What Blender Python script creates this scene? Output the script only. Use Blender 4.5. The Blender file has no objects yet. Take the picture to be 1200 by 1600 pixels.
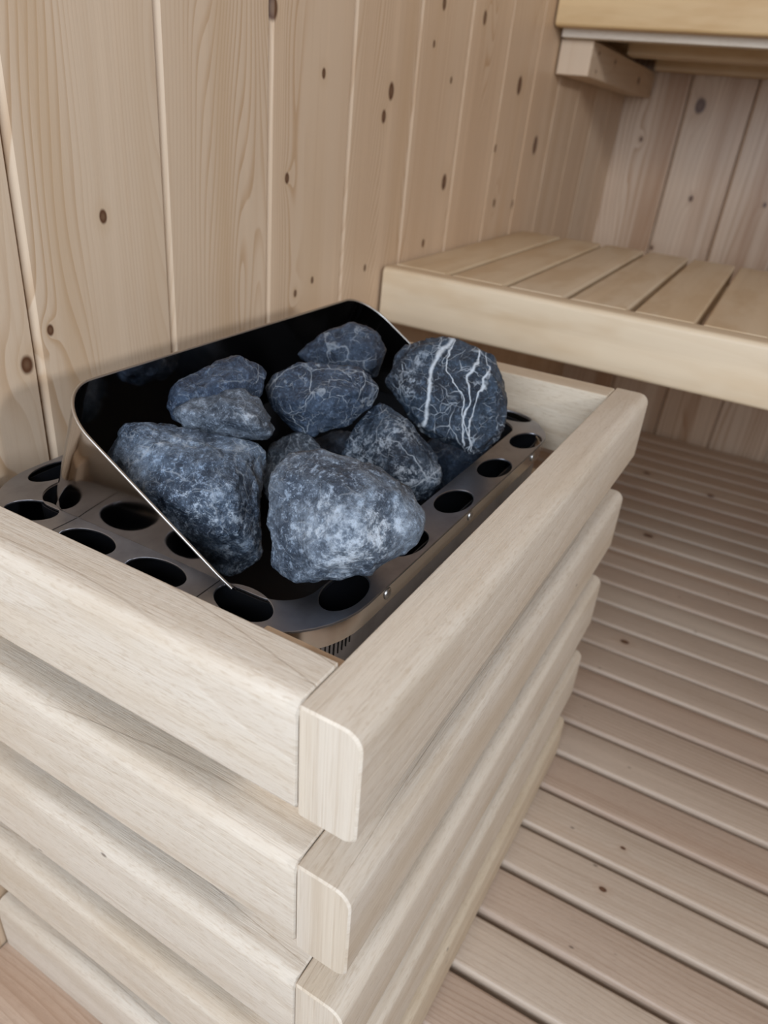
import bpy, bmesh, math, random
from mathutils import Vector, Matrix, Euler, noise

C = bpy.context.scene.collection
scene = bpy.context.scene
Z0 = 0.4638                      # height of the heater guard's top edge above the floor slats
R = math.radians

# ------------------------------------------------------------------ camera
cam = bpy.data.cameras.new('camera'); cam_o = bpy.data.objects.new('camera', cam); C.objects.link(cam_o)
right = Vector((0.47419792, -0.87552856, 0.09266108))
down = Vector((-0.39353651, -0.30493097, -0.86726358))
fwd = Vector((0.78756927, 0.37478907, -0.48915008))
M = Matrix((right, -down, -fwd)).transposed().to_4x4()
M.translation = Vector((-0.17279, -0.08078, 0.20454 + Z0))
cam_o.matrix_world = M
cam.sensor_fit = 'HORIZONTAL'; cam.sensor_width = 36.0; cam.lens = 1115.136 * 36 / 1200
cam.clip_start = 0.01
cam.dof.use_dof = True; cam.dof.focus_distance = 0.40; cam.dof.aperture_fstop = 12
scene.camera = cam_o

# ------------------------------------------------------------------ world, lights, exposure
w = bpy.data.worlds.new('world'); scene.world = w; w.use_nodes = True
w.node_tree.nodes['Background'].inputs[0].default_value = (0.95, 0.93, 1.0, 1)
w.node_tree.nodes['Background'].inputs[1].default_value = 0.11

def area(name, loc, target, sx, sy, power, color):
    l = bpy.data.lights.new(name, 'AREA'); l.shape = 'RECTANGLE'; l.size = sx; l.size_y = sy
    l.energy = power; l.color = color
    o = bpy.data.objects.new(name, l); C.objects.link(o); o.location = loc
    o.rotation_euler = (Vector(target) - Vector(loc)).to_track_quat('-Z', 'Y').to_euler()
    return o
area('doorway_daylight', (-1.10, -0.24, 1.02), (0.2, 0.05, 0.45), 0.8, 0.75, 23.5, (0.79, 0.88, 1.0))
area('side_window_daylight', (-0.35, -1.9, 1.28), (0.25, 0.2, 0.5), 0.16, 0.16, 14, (0.98, 0.98, 1.0))
vs = scene.view_settings
vs.view_transform = 'Standard'; vs.look = 'None'; vs.gamma = 1.0; vs.exposure = 0.0
vs.use_curve_mapping = False

# ------------------------------------------------------------------ helpers
def link(name, mesh, mat, parent=None, smooth=None):
    o = bpy.data.objects.new(name, mesh); C.objects.link(o)
    if mat: mesh.materials.append(mat)
    if parent: o.parent = parent
    if smooth is not None:
        for p in mesh.polygons: p.use_smooth = True
        mesh.set_sharp_from_angle(angle=R(smooth))
    return o
def from_bm(name, bm, mat, parent=None, smooth=35):
    m = bpy.data.meshes.new(name); bm.normal_update(); bm.to_mesh(m); bm.free()
    return link(name, m, mat, parent, smooth)
def thing(name, label, cat, loc=(0, 0, 0), rot=(0, 0, 0), group=None):
    o = bpy.data.objects.new(name, None); C.objects.link(o); o.location = loc; o.rotation_euler = rot
    o.empty_display_size = 0.02
    o['label'] = label; o['category'] = cat
    if group: o['group'] = group
    return o
def tag(o, label, cat, group=None):
    o['label'] = label; o['category'] = cat
    if group: o['group'] = group
    return o

def round_profile(a0, a1, b0, b1, rr, n=5):
    """closed 2D outline of a rectangle; rr = radii of corners (a0b0, a1b0, a1b1, a0b1)"""
    pts = []
    cs = [(a0, b0, 1, 1, 180), (a1, b0, -1, 1, 270), (a1, b1, -1, -1, 0), (a0, b1, 1, -1, 90)]
    for (a, b, sa, sb, st), r in zip(cs, rr):
        if r <= 0: pts.append((a, b)); continue
        ca, cb = a + sa * r, b + sb * r
        for k in range(n + 1):
            t = R(st + 90 * k / n); pts.append((ca + r * math.cos(t), cb + r * math.sin(t)))
    return pts

def add_board(bm, prof, l0, l1, axis, seed=0.0, tint=0.0, end=0.0012, du=0.0, dv=0.0):
    """extrude a 2D outline along an axis. x: outline=(y,z)  y: outline=(x,z)  z: outline=(x,y).
    uv 'grain' = (along the board, around the board) in metres"""
    uv = bm.loops.layers.uv.get('grain') or bm.loops.layers.uv.new('grain')
    sd = bm.loops.layers.float_color.get('board') or bm.loops.layers.float_color.new('board')
    ca = sum(p[0] for p in prof) / len(prof); cb = sum(p[1] for p in prof) / len(prof)
    wa = max(p[0] for p in prof) - min(p[0] for p in prof); wb = max(p[1] for p in prof) - min(p[1] for p in prof)
    def P(a, b, l):
        return {'x': (l, a, b), 'y': (a, l, b), 'z': (a, b, l)}[axis]
    secs = [(l0, 1), (l0 + end, 0), (l1 - end, 0), (l1, 1)] if end > 0 else [(l0, 0), (l1, 0)]
    rings = []
    for l, ins in secs:
        ka = 1 - 2 * end * ins / wa; kb = 1 - 2 * end * ins / wb
        rings.append([bm.verts.new(P(ca + (a - ca) * ka, cb + (b - cb) * kb, l)) for a, b in prof])
    n = len(prof); per = [0]
    for i in range(n):
        a, b = prof[i], prof[(i + 1) % n]; per.append(per[-1] + math.hypot(a[0] - b[0], a[1] - b[1]))
    col = (seed % 1.0, tint, 0, 1)
    for k in range(len(rings) - 1):
        for i in range(n):
            j = (i + 1) % n
            f = bm.faces.new((rings[k][i], rings[k][j], rings[k + 1][j], rings[k + 1][i]))
            us = (secs[k][0], secs[k][0], secs[k + 1][0], secs[k + 1][0]); vs_ = (per[i], per[i + 1], per[i + 1], per[i])
            for lp, u, v in zip(f.loops, us, vs_): lp[uv].uv = (u + du, v + dv); lp[sd] = col
    for ring in (rings[0], rings[-1]):
        f = bm.faces.new(ring)
        for lp, (a, b) in zip(f.loops, prof): lp[uv].uv = (b * 0.12, a * 1.1 + 7); lp[sd] = (seed % 1.0, tint, 1, 1)
    return bm
def finish(bm):
    bmesh.ops.recalc_face_normals(bm, faces=bm.faces[:]); return bm

# ------------------------------------------------------------------ node helpers / materials
class NT:
    def __init__(s, name):
        s.m = bpy.data.materials.new(name); s.m.use_nodes = True; s.t = s.m.node_tree
        s.b = s.t.nodes['Principled BSDF']
    def n(s, typ, **kw):
        o = s.t.nodes.new(typ)
        for k, v in kw.items(): setattr(o, k, v)
        return o
    def l(s, a, b): s.t.links.new(a, b)
    def put(s, sock, v):
        if isinstance(v, (int, float)): sock.default_value = v
        elif isinstance(v, (tuple, list)): sock.default_value = v
        else: s.l(v, sock)
    def math(s, op, a, b=0.0, c=None, clamp=False):
        o = s.n('ShaderNodeMath', operation=op, use_clamp=clamp); s.put(o.inputs[0], a); s.put(o.inputs[1], b)
        if c is not None: s.put(o.inputs[2], c)
        return o.outputs[0]
    def xyz(s, x, y, z=0.0):
        o = s.n('ShaderNodeCombineXYZ'); s.put(o.inputs[0], x); s.put(o.inputs[1], y); s.put(o.inputs[2], z); return o.outputs[0]
    def noise(s, vec, scale=1.0, detail=2.0, rough=0.5, dist=0.0):
        o = s.n('ShaderNodeTexNoise'); s.l(vec, o.inputs['Vector']); o.inputs['Scale'].default_value = scale
        o.inputs['Detail'].default_value = detail; o.inputs['Roughness'].default_value = rough; o.inputs['Distortion'].default_value = dist
        return o.outputs[0]
    def mix(s, fac, a, b, mode='MIX'):
        o = s.n('ShaderNodeMix', data_type='RGBA', blend_type=mode); s.put(o.inputs[0], fac)
        s.put(o.inputs[6], a if not isinstance(a, tuple) else (*a[:3], 1)); s.put(o.inputs[7], b if not isinstance(b, tuple) else (*b[:3], 1))
        return o.outputs[2]
    def ramp(s, v, stops, interp='LINEAR'):
        o = s.n('ShaderNodeValToRGB'); cr = o.color_ramp; cr.interpolation = interp
        while len(cr.elements) < len(stops): cr.elements.new(0.5)
        for e, (p, c) in zip(cr.elements, stops):
            e.position = p; e.color = (c, c, c, 1) if isinstance(c, (int, float)) else (*c, 1)
        s.l(v, o.inputs[0]); return o.outputs[0]
    def step(s, v, lo, hi):
        o = s.n('ShaderNodeMapRange', interpolation_type='SMOOTHSTEP'); s.put(o.inputs[0], v); o.inputs[1].default_value = lo; o.inputs[2].default_value = hi
        return o.outputs[0]

def wood(name, light, dark, heart, knot=(0.095, 0.036, 0.015), ring=55, ring_amp=0.35, wander=2.5, rough=0.55, knots=(), heartbands=(),
         tints=((1, 1, 1), (1, 1, 1)), specks=0.0, fibre=0.12, bump=0.12, mottled=0.0, coat=0.0, streak=0.25, pores=0.0):
    """knots: (u, v, half width) in the board uv space"""
    s = NT(name)
    uvn = s.n('ShaderNodeUVMap', uv_map='grain'); sep = s.n('ShaderNodeSeparateXYZ'); s.l(uvn.outputs[0], sep.inputs[0])
    U, V = sep.outputs[0], sep.outputs[1]
    at = s.n('ShaderNodeAttribute', attribute_name='board'); sa = s.n('ShaderNodeSeparateXYZ'); s.l(at.outputs['Vector'], sa.inputs[0])
    S = s.math('MULTIPLY', sa.outputs[0], 37.0); T = sa.outputs[1]
    # distance to the nearest knot
    D = None
    for (ku, kv, kr) in knots:
        du = s.math('MULTIPLY', s.math('SUBTRACT', U, ku), 1 / (kr * 1.45)); dv = s.math('MULTIPLY', s.math('SUBTRACT', V, kv), 1 / kr)
        d = s.math('SQRT', s.math('ADD', s.math('MULTIPLY', du, du), s.math('MULTIPLY', dv, dv)))
        D = d if D is None else s.math('MINIMUM', D, d)
    big = s.noise(s.xyz(s.math('MULTIPLY', U, 1.6), s.math('MULTIPLY', V, 9.0), S), 1.0, 1.5)
    ph = s.math('ADD', s.math('MULTIPLY', V, ring), s.math('MULTIPLY', s.math('SUBTRACT', big, 0.5), ring * 0.055 * wander))
    if D is not None:
        kx = s.math('POWER', 2.718, s.math('MULTIPLY', D, -0.55))
        ph = s.math('ADD', ph, s.math('MULTIPLY', kx, 2.2))
    fine = s.noise(s.xyz(s.math('MULTIPLY', U, 6.0), s.math('MULTIPLY', V, 90.0), S), 1.0, 2.0)
    ph = s.math('ADD', ph, s.math('MULTIPLY', fine, 0.35))
    fr = s.math('FRACT', ph)
    line = s.ramp(fr, [(0.0, 0.0), (0.55, 0.12), (0.88, 0.95), (0.95, 1.0), (1.0, 0.0)])
    presence = s.noise(s.xyz(s.math('MULTIPLY', U, 0.7), s.math('MULTIPLY', V, 14.0), s.math('ADD', S, 9.0)), 1.0, 1.0)
    lf = s.math('MULTIPLY', s.math('MULTIPLY', line, s.step(presence, 0.22, 0.62)), ring_amp)
    fib = s.noise(s.xyz(s.math('MULTIPLY', U, 42.0), s.math('MULTIPLY', V, 1100.0), S), 1.0, 3.0, 0.65)
    col = s.mix(lf, light, dark)
    hb = s.noise(s.xyz(s.math('MULTIPLY', U, 0.9), s.math('MULTIPLY', V, 16.0), s.math('ADD', S, 3.0)), 1.0, 1.0)
    col = s.mix(s.math('MULTIPLY', s.step(hb, 0.56, 0.74), 0.55), col, heart)
    for (v0, v1, st) in heartbands:
        inb = s.math('MULTIPLY', s.step(V, v0 - 0.006, v0 + 0.004), s.math('SUBTRACT', 1.0, s.step(V, v1 - 0.004, v1 + 0.008)))
        col = s.mix(s.math('MULTIPLY', inb, st), col, heart)
    if mottled:
        mo = s.noise(s.xyz(s.math('MULTIPLY', U, 7.0), s.math('MULTIPLY', V, 22.0), S), 1.0, 3.0, 0.6)
        col = s.mix(s.math('MULTIPLY', s.step(mo, 0.44, 0.66), mottled), col, s.mix(0.5, dark, heart))
    col = s.mix(s.math('MULTIPLY', s.step(fib, 0.35, 0.8), fibre), col, dark)
    stk = s.noise(s.xyz(s.math('MULTIPLY', U, 2.2), s.math('MULTIPLY', V, 150.0), s.math('ADD', S, 21.0)), 1.0, 3.0, 0.6)
    col = s.mix(s.math('MULTIPLY', s.step(stk, 0.50, 0.75), streak), col, dark)
    if pores:
        po = s.noise(s.xyz(s.math('MULTIPLY', U, 150.0), s.math('MULTIPLY', V, 620.0), S), 1.0, 2.0, 0.6)
        col = s.mix(s.math('MULTIPLY', s.step(po, 0.50, 0.72), pores), col, dark)
    pal = s.noise(s.xyz(s.math('MULTIPLY', U, 1.4), s.math('MULTIPLY', V, 34.0), s.math('ADD', S, 33.0)), 1.0, 2.0, 0.6)
    col = s.mix(s.math('MULTIPLY', s.step(pal, 0.50, 0.72), 0.35), col, tuple(min(1, c * 1.16) for c in light))
    tc = s.mix(T, tints[0], tints[1]); col = s.mix(1.0, col, tc, 'MULTIPLY')
    if D is not None:
        wob = s.math('ADD', D, s.math('MULTIPLY', s.math('SUBTRACT', fine, 0.5), 0.35))
        halo = s.math('SUBTRACT', 1.0, s.step(wob, 1.0, 3.2)); col = s.mix(s.math('MULTIPLY', halo, 0.28), col, heart)
        core = s.math('SUBTRACT', 1.0, s.step(wob, 0.65, 1.15)); col = s.mix(core, col, knot)
        inner = s.math('SUBTRACT', 1.0, s.step(wob, 0.1, 0.8)); col = s.mix(s.math('MULTIPLY', inner, 0.16), col, heart)
    if specks:
        vo = s.n('ShaderNodeTexVoronoi'); vo.inputs['Scale'].default_value = 1.0
        s.l(s.xyz(s.math('MULTIPLY', U, 28.0), s.math('MULTIPLY', V, 60.0), S), vo.inputs['Vector'])
        rn = s.n('ShaderNodeSeparateXYZ'); s.l(vo.outputs['Color'], rn.inputs[0])
        sp = s.math('MULTIPLY', s.math('SUBTRACT', 1.0, s.step(vo.outputs['Distance'], 0.03, 0.10)), s.step(rn.outputs[0], 1 - specks, 1 - specks + 0.02))
        col = s.mix(s.math('MULTIPLY', sp, 0.75), col, (0.09, 0.06, 0.045))
    s.l(col, s.b.inputs['Base Color']); s.b.inputs['Roughness'].default_value = rough
    if coat: s.b.inputs['Coat Weight'].default_value = coat; s.b.inputs['Coat Roughness'].default_value = 0.25
    bp = s.n('ShaderNodeBump'); bp.inputs['Strength'].default_value = bump; bp.inputs['Distance'].default_value = 0.0012
    s.l(s.math('ADD', s.math('MULTIPLY', fib, 0.6), s.math('MULTIPLY', line, -0.4)), bp.inputs['Height']); s.l(bp.outputs[0], s.b.inputs['Normal'])
    return s.m

def steel(name, col, rough, rough2=None, streak=True, mott=0.3):
    s = NT(name); tc = s.n('ShaderNodeTexCoord')
    n1 = s.noise(tc.outputs['Object'], 38.0, 4.0, 0.6); n2 = s.noise(tc.outputs['Object'], 9.0, 2.0)
    c = s.mix(s.math('MULTIPLY', s.step(n1, 0.35, 0.8), mott), col, tuple(x * 0.55 for x in col))
    s.l(c, s.b.inputs['Base Color']); s.b.inputs['Metallic'].default_value = 1.0
    r = s.math('ADD', rough, s.math('MULTIPLY', n2, (rough2 or rough * 1.3) - rough)); s.l(r, s.b.inputs['Roughness'])
    return s.m

def flat(name, col, rough=0.6, metallic=0.0):
    s = NT(name); tc = s.n('ShaderNodeTexCoord'); n1 = s.noise(tc.outputs['Object'], 60.0, 3.0)
    s.l(s.mix(n1, tuple(c * 0.8 for c in col), tuple(c * 1.2 for c in col)), s.b.inputs['Base Color'])
    s.b.inputs['Roughness'].default_value = rough; s.b.inputs['Metallic'].default_value = metallic; return s.m

def stone_mat(name, dark, mid, pale, vein=0.6, patch=0.5, bands=(), off=0.0, spots=()):
    s = NT(name); tc = s.n('ShaderNodeTexCoord')
    mp = s.n('ShaderNodeMapping'); s.l(tc.outputs['Object'], mp.inputs[0]); mp.inputs['Location'].default_value = (off, off * 1.7, -off)
    P = mp.outputs[0]
    a = s.noise(P, 30.0, 8.0, 0.72); b = s.noise(P, 210.0, 6.0, 0.75); c = s.noise(P, 15.0, 5.0, 0.7, 0.4)
    g = s.noise(P, 620.0, 3.0, 0.7)
    col = s.mix(s.step(a, 0.40, 0.62), dark, mid)
    rel = tuple(min(1.0, x * 2.4 + 0.03) for x in mid)
    col = s.mix(s.math('MULTIPLY', s.step(b, 0.52, 0.66), 0.60), col, rel)
    col = s.mix(s.math('MULTIPLY', s.step(g, 0.56, 0.68), 0.5), col, rel)
    col = s.mix(s.math('MULTIPLY', s.step(s.math('SUBTRACT', 1.0, b), 0.53, 0.66), 0.65), col, tuple(x * 0.35 for x in dark))
    wn = s.n('ShaderNodeTexNoise'); s.l(P, wn.inputs['Vector']); wn.inputs['Scale'].default_value = 22.0; wn.inputs['Detail'].default_value = 4.0
    wv = s.n('ShaderNodeVectorMath', operation='SCALE'); s.l(wn.outputs['Color'], wv.inputs[0]); wv.inputs['Scale'].default_value = 0.035
    ad = s.n('ShaderNodeVectorMath', operation='ADD'); s.l(P, ad.inputs[0]); s.l(wv.outputs[0], ad.inputs[1])
    ad0 = s.n('ShaderNodeVectorMath', operation='ADD'); s.l(tc.outputs['Object'], ad0.inputs[0]); s.l(wv.outputs[0], ad0.inputs[1])
    white = (0.50, 0.56, 0.62)
    for sc, wd, st, z in ((26.0, 0.010, 0.9, 0.0), (64.0, 0.016, 0.8, 5.0), (130.0, 0.022, 0.6, 9.0)):
        vo = s.n('ShaderNodeTexVoronoi', feature='DISTANCE_TO_EDGE'); s.l(ad.outputs[0], vo.inputs['Vector']); vo.inputs['Scale'].default_value = sc
        msk = s.noise(P, sc * 0.9 + z, 2.0)
        v = s.math('MULTIPLY', s.math('SUBTRACT', 1.0, s.step(vo.outputs['Distance'], 0.0, wd * 2)), s.step(msk, 0.46, 0.62))
        col = s.mix(s.math('MULTIPLY', v, vein * st), col, white)
    for (nx, ny, nz, d, wd) in bands:        # calcite seams running through the stone
        dt = s.n('ShaderNodeVectorMath', operation='DOT_PRODUCT'); s.l(ad0.outputs[0], dt.inputs[0]); dt.inputs[1].default_value = (nx, ny, nz)
        e = s.math('ABSOLUTE', s.math('SUBTRACT', dt.outputs['Value'], d))
        e = s.math('SUBTRACT', 1.0, s.step(s.math('ADD', e, s.math('MULTIPLY', b, wd * 0.8)), wd * 0.5, wd * 1.3)); col = s.mix(s.math('MULTIPLY', e, 0.9), col, (0.62, 0.68, 0.74))
    pm = s.math('MULTIPLY', s.step(c, 0.50, 0.66), s.step(b, 0.46, 0.60))
    col = s.mix(s.math('MULTIPLY', pm, patch), col, (0.55, 0.62, 0.70))
    for (sx, sy, sz, sr) in spots:  # pale mineral patches with glints painted into the colour
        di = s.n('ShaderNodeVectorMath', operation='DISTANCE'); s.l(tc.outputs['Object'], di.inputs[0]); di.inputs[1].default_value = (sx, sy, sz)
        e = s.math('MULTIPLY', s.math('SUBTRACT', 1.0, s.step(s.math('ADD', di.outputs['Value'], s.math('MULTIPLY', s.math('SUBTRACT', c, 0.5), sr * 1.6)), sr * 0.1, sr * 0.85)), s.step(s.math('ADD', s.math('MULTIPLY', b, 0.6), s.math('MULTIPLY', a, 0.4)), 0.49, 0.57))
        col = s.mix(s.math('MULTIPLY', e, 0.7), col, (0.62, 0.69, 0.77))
    s.l(col, s.b.inputs['Base Color'])
    s.l(s.math('ADD', 0.30, s.math('MULTIPLY', a, 0.3)), s.b.inputs['Roughness'])
    bp = s.n('ShaderNodeBump'); bp.inputs['Strength'].default_value = 0.9; bp.inputs['Distance'].default_value = 0.0026
    s.l(s.math('ADD', s.math('ADD', s.math('MULTIPLY', a, 1.4), s.math('MULTIPLY', b, 1.0)), s.math('MULTIPLY', g, 0.3)), bp.inputs['Height']); s.l(bp.outputs[0], s.b.inputs['Normal'])
    return s.m

PINE_L = (0.66, 0.52, 0.38); PINE_D = (0.50, 0.335, 0.20); PINE_H = (0.50, 0.32, 0.19)
ASP_L = (0.685, 0.62, 0.53); ASP_D = (0.47, 0.375, 0.275); ASP_H = (0.60, 0.50, 0.37)
m_guard = wood('aspen_guard', ASP_L, ASP_D, ASP_H, ring=42, ring_amp=0.22, wander=5.0, rough=0.6, specks=0.12, fibre=0.38, bump=0.4, mottled=0.42, streak=0.42, pores=0.45,
               tints=((1.0, 1.0, 1.0), (0.96, 0.88, 0.74)))
m_bench = wood('aspen_bench', (0.70, 0.59, 0.44), (0.55, 0.41, 0.26), (0.60, 0.45, 0.28), ring=30, ring_amp=0.18, wander=5.0, rough=0.5, specks=0.03, fibre=0.12, bump=0.1, mottled=0.6,
               tints=((1, 1, 1), (1.0, 0.86, 0.62)))
m_bracket = wood('pine_bracket', PINE_L, PINE_D, PINE_H, ring=60, ring_amp=0.3, knots=[(1.21, 0.166, 0.003), (1.21, 0.192, 0.0025), (1.33, 0.168, 0.004), (1.56, 0.180, 0.007)])
m_floor = wood('spruce_floor', (0.56, 0.46, 0.37), (0.37, 0.265, 0.19), (0.43, 0.29, 0.20), ring=190, ring_amp=0.6, wander=1.8, rough=0.5, specks=0.14, fibre=0.35, bump=0.25, pores=0.25, streak=0.4,
               tints=((1.04, 1.04, 1.02), (0.88, 0.80, 0.76)),
               knots=[(-0.0546, 28.0962, 0.0050), (-0.1938, 29.0688, 0.0050), (0.0323, 39.0960, 0.0060), (-0.1104, 39.1200, 0.0060), (-0.1206, 21.0995, 0.0030), (-0.2389, 20.0660, 0.0030), (-0.0245, 34.0943, 0.0070), (-0.1286, 22.0996, 0.0022), (-0.1558, 20.0704, 0.0020)])
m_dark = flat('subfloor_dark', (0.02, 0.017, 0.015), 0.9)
m_steel = steel('stainless_steel', (0.37, 0.38, 0.42), 0.36, 0.48, mott=0.7)
m_mirror = steel('polished_steel', (0.46, 0.44, 0.43), 0.07, 0.14, mott=0.2)
m_body = steel('heater_body_steel', (0.50, 0.45, 0.40), 0.16, 0.25, mott=0.2)
m_black = flat('heater_cavity_black', (0.008, 0.009, 0.012), 0.5)
m_screw = steel('screw_steel', (0.6, 0.58, 0.55), 0.36)

YW, XB = 0.333, 1.722            # left wall and back wall planes
# ------------------------------------------------------------------ setting
def panel_wall(name, axis, joints, fixed, z0, z1, mat, flip, tints, ch=0.0062, dep=0.0028, sgn=1):
    """tongue-and-groove boards; each board has a wide chamfer on its lower-coordinate edge and a crisp edge on the other"""
    bm = bmesh.new(); uv = bm.loops.layers.uv.new('grain'); sd = bm.loops.layers.float_color.new('board')
    for i in range(len(joints) - 1):
        a, b = joints[i], joints[i + 1]; seed = (i * 0.381 + 0.17) % 1; t = tints[i % len(tints)]
        prof = [(a, 0.010), (a + 0.0014, 0.010), (a + 0.0015, dep * 1.0), (a + ch, 0.0), (b - 0.0016, 0.0), (b - 0.0008, 0.0008), (b - 0.0008, 0.006), (b, 0.012)] if not flip else \
               [(a, 0.012), (a + 0.0008, 0.006), (a + 0.0008, 0.0008), (a + 0.0016, 0.0), (b - ch, 0.0), (b - 0.0015, dep), (b - 0.0014, 0.010), (b, 0.010)]
        for k in range(len(prof) - 1):
            (p, d0), (q, d1) = prof[k], prof[k + 1]
            if axis == 'x': vs = [(p, fixed + sgn * d0, z0), (q, fixed + sgn * d1, z0), (q, fixed + sgn * d1, z1), (p, fixed + sgn * d0, z1)]
            else: vs = [(fixed + sgn * d0, p, z0), (fixed + sgn * d1, q, z0), (fixed + sgn * d1, q, z1), (fixed + sgn * d0, p, z1)]
            f = bm.faces.new([bm.verts.new(v) for v in vs])
            for lp, (u, v) in zip(f.loops, ((z0, p), (z0, q), (z1, q), (z1, p))): lp[uv].uv = (u, v); lp[sd] = (seed, t, 0, 1)
    # solid back
    c = [(joints[0], 0.0125), (joints[-1], 0.0125), (joints[-1], 0.03), (joints[0], 0.03)]
    ring0, ring1 = [], []
    for z, rg in ((z0, ring0), (z1, ring1)):
        for p, d in c: rg.append(bm.verts.new((p, fixed + sgn * d, z) if axis == 'x' else (fixed + sgn * d, p, z)))
    fs = [bm.faces.new((ring0[i], ring0[(i + 1) % 4], ring1[(i + 1) % 4], ring1[i])) for i in range(4)] + [bm.faces.new(ring0), bm.faces.new(ring1)]
    for f in fs:
        for lp in f.loops: lp[sd] = (0.5, 0.5, 0, 1)
    o = from_bm(name, bm, mat, smooth=20); o['kind'] = 'structure'; return o

LJ = [-0.66, -0.53, -0.40, -0.268, -0.135, 0.0, 0.133, 0.260, 0.388, 0.520, 0.657, 0.796, 0.933, 1.066, 1.200, 1.334, 1.468, 1.602, XB + 0.012]
def K(x, z, r): return (z + Z0, x, r)
lk = [K(0.201, 0.123, 0.0035), K(0.147, 0.055, 0.003), K(0.1255, 0.036, 0.0050), K(0.471, 0.228, 0.0035), K(0.417, 0.142, 0.0035), K(0.3925, 0.267, 0.0065),
      K(0.466, 0.045, 0.0028), K(0.436, 0.036, 0.0028), K(0.604, 0.222, 0.0062), K(0.592, 0.198, 0.005), K(0.576, 0.044, 0.003), K(0.713, 0.314, 0.0055),
      K(0.697, 0.274, 0.003), K(0.772, 0.129, 0.0075), K(0.756, 0.243, 0.003), K(0.728, 0.057, 0.004), K(1.006, 0.254, 0.009), K(0.944, 0.17, 0.004),
      K(1.13, 0.176, 0.011), K(0.975, 0.094, 0.005), K(1.065, 0.088, 0.006), K(0.837, 0.316, 0.006)]
m_wl = wood('spruce_wall_left', PINE_L, PINE_D, (0.56, 0.40, 0.25), ring=165, ring_amp=0.9, wander=3.4, rough=0.42, knots=lk, fibre=0.10, bump=0.06,
            tints=((1.02, 1.03, 1.04), (0.96, 0.90, 0.84)))
panel_wall('wall_left', 'x', LJ, YW, -0.03, 2.0, m_wl, False, [0.2, 0.5, 0.8, 0.3, 0.1, 0.1, 0.1, 0.25, 0.45, 0.6, 0.7, 0.8, 0.7, 0.9, 0.6, 0.8])
BJ = [YW + 0.012 - (0.134 * k + (0.012 if k else 0)) for k in range(13)][::-1]
bk = [K(0.167, 0.275, 0.012), K(0.134, 0.093, 0.005), K(0.191, -0.023, 0.004), K(0.275, 0.2, 0.004), K(-0.02, 0.1, 0.004)]
m_wb = wood('spruce_wall_back', (0.66, 0.52, 0.39), (0.42, 0.255, 0.145), (0.40, 0.235, 0.13), ring=75, ring_amp=0.8, wander=2.2, rough=0.38, knots=bk, fibre=0.12, bump=0.06,
            heartbands=[(0.203, 0.245, 0.75), (0.06, 0.085, 0.45), (-0.02, 0.005, 0.55)], tints=((1.05, 1.06, 1.08), (0.92, 0.84, 0.76)))
panel_wall('wall_back', 'y', BJ, XB, -0.03, 2.0, m_wb, True, [0.3, 0.6, 0.2, 0.9, 0.1, 0.7, 0.5, 0.0, 0.2, 0.5, 0.3])
o = panel_wall('wall_right', 'x', [0.35 + 0.1372 * k for k in range(11)], -1.252, -0.03, 2.0, m_wr := wood('spruce_wall_right', PINE_L, PINE_D, PINE_H, ring=125, ring_amp=0.5), False, [0.3, 0.7, 0.4], sgn=-1)
# floor of slats with open gaps
bm = bmesh.new(); g0 = 0.265; pitch = 0.0601; gap = 0.0075; random.seed(4)
k0 = -13
for k in range(k0, 25):
    x0 = g0 + k * pitch + gap * 0.5; x1 = min(x0 + pitch - gap, XB - 0.001)
    if x1 - x0 < 0.01: continue
    add_board(bm, round_profile(x0, x1, -0.021, 0.0, (0.001, 0.001, 0.0035, 0.0045), 4), -1.25, YW - 0.002, 'y', seed=random.random(), tint=random.random(), end=0.0, dv=k + 20.0)
o = from_bm('floor', finish(bm), m_floor, smooth=40); o['kind'] = 'structure'
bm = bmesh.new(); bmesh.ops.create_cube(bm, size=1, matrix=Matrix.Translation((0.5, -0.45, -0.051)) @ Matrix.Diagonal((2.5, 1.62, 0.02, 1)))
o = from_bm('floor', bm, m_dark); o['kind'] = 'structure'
# ceiling
bm = bmesh.new()
for k in range(18):
    y1 = YW - 0.11 * k; add_board(bm, round_profile(y1 - 0.109, y1, 2.0, 2.012, (0.003, 0.001, 0, 0), 2), -0.66, XB, 'x', seed=k * 0.37, tint=0.4, end=0)
o = from_bm('ceiling', finish(bm), m_wl, smooth=30); o['kind'] = 'structure'

# ------------------------------------------------------------------ lower bench
BX, BT, BTH = 0.613, 0.0416 + Z0, 0.0645
YR = -0.90                       # right end of the benches, outside the picture
bench = thing('sauna_bench', 'lower pale slatted wooden bench behind the heater with a thick front board', 'bench', (BX, YW, 0.0))
def in_bench(o, root): o.matrix_parent_inverse = Matrix.Translation(-root.location); return o
bm = add_board(bmesh.new(), round_profile(BX, BX + 0.030, BT - BTH, BT, (0.005, 0.002, 0.003, 0.006)), YR, YW - 0.004, 'y', seed=0.13, tint=0.15)
in_bench(from_bm('front_board', finish(bm), m_bench, bench), bench)
edges = [YW - 0.004, 0.2525, 0.1805, 0.1085, 0.0375, -0.0335]
while edges[-1] > YR: edges.append(edges[-1] - 0.0715)
random.seed(8)
for i in range(len(edges) - 1):
    y1 = edges[i]; y0 = edges[i + 1] + 0.0075
    bm = add_board(bmesh.new(), round_profile(y0, y1, BT - 0.022, BT, (0.001, 0.001, 0.003, 0.003)), BX + 0.0305, 1.130, 'x', seed=random.random(), tint=random.random() * 0.35)
    in_bench(from_bm('slat', finish(bm), m_bench, bench), bench)
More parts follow.
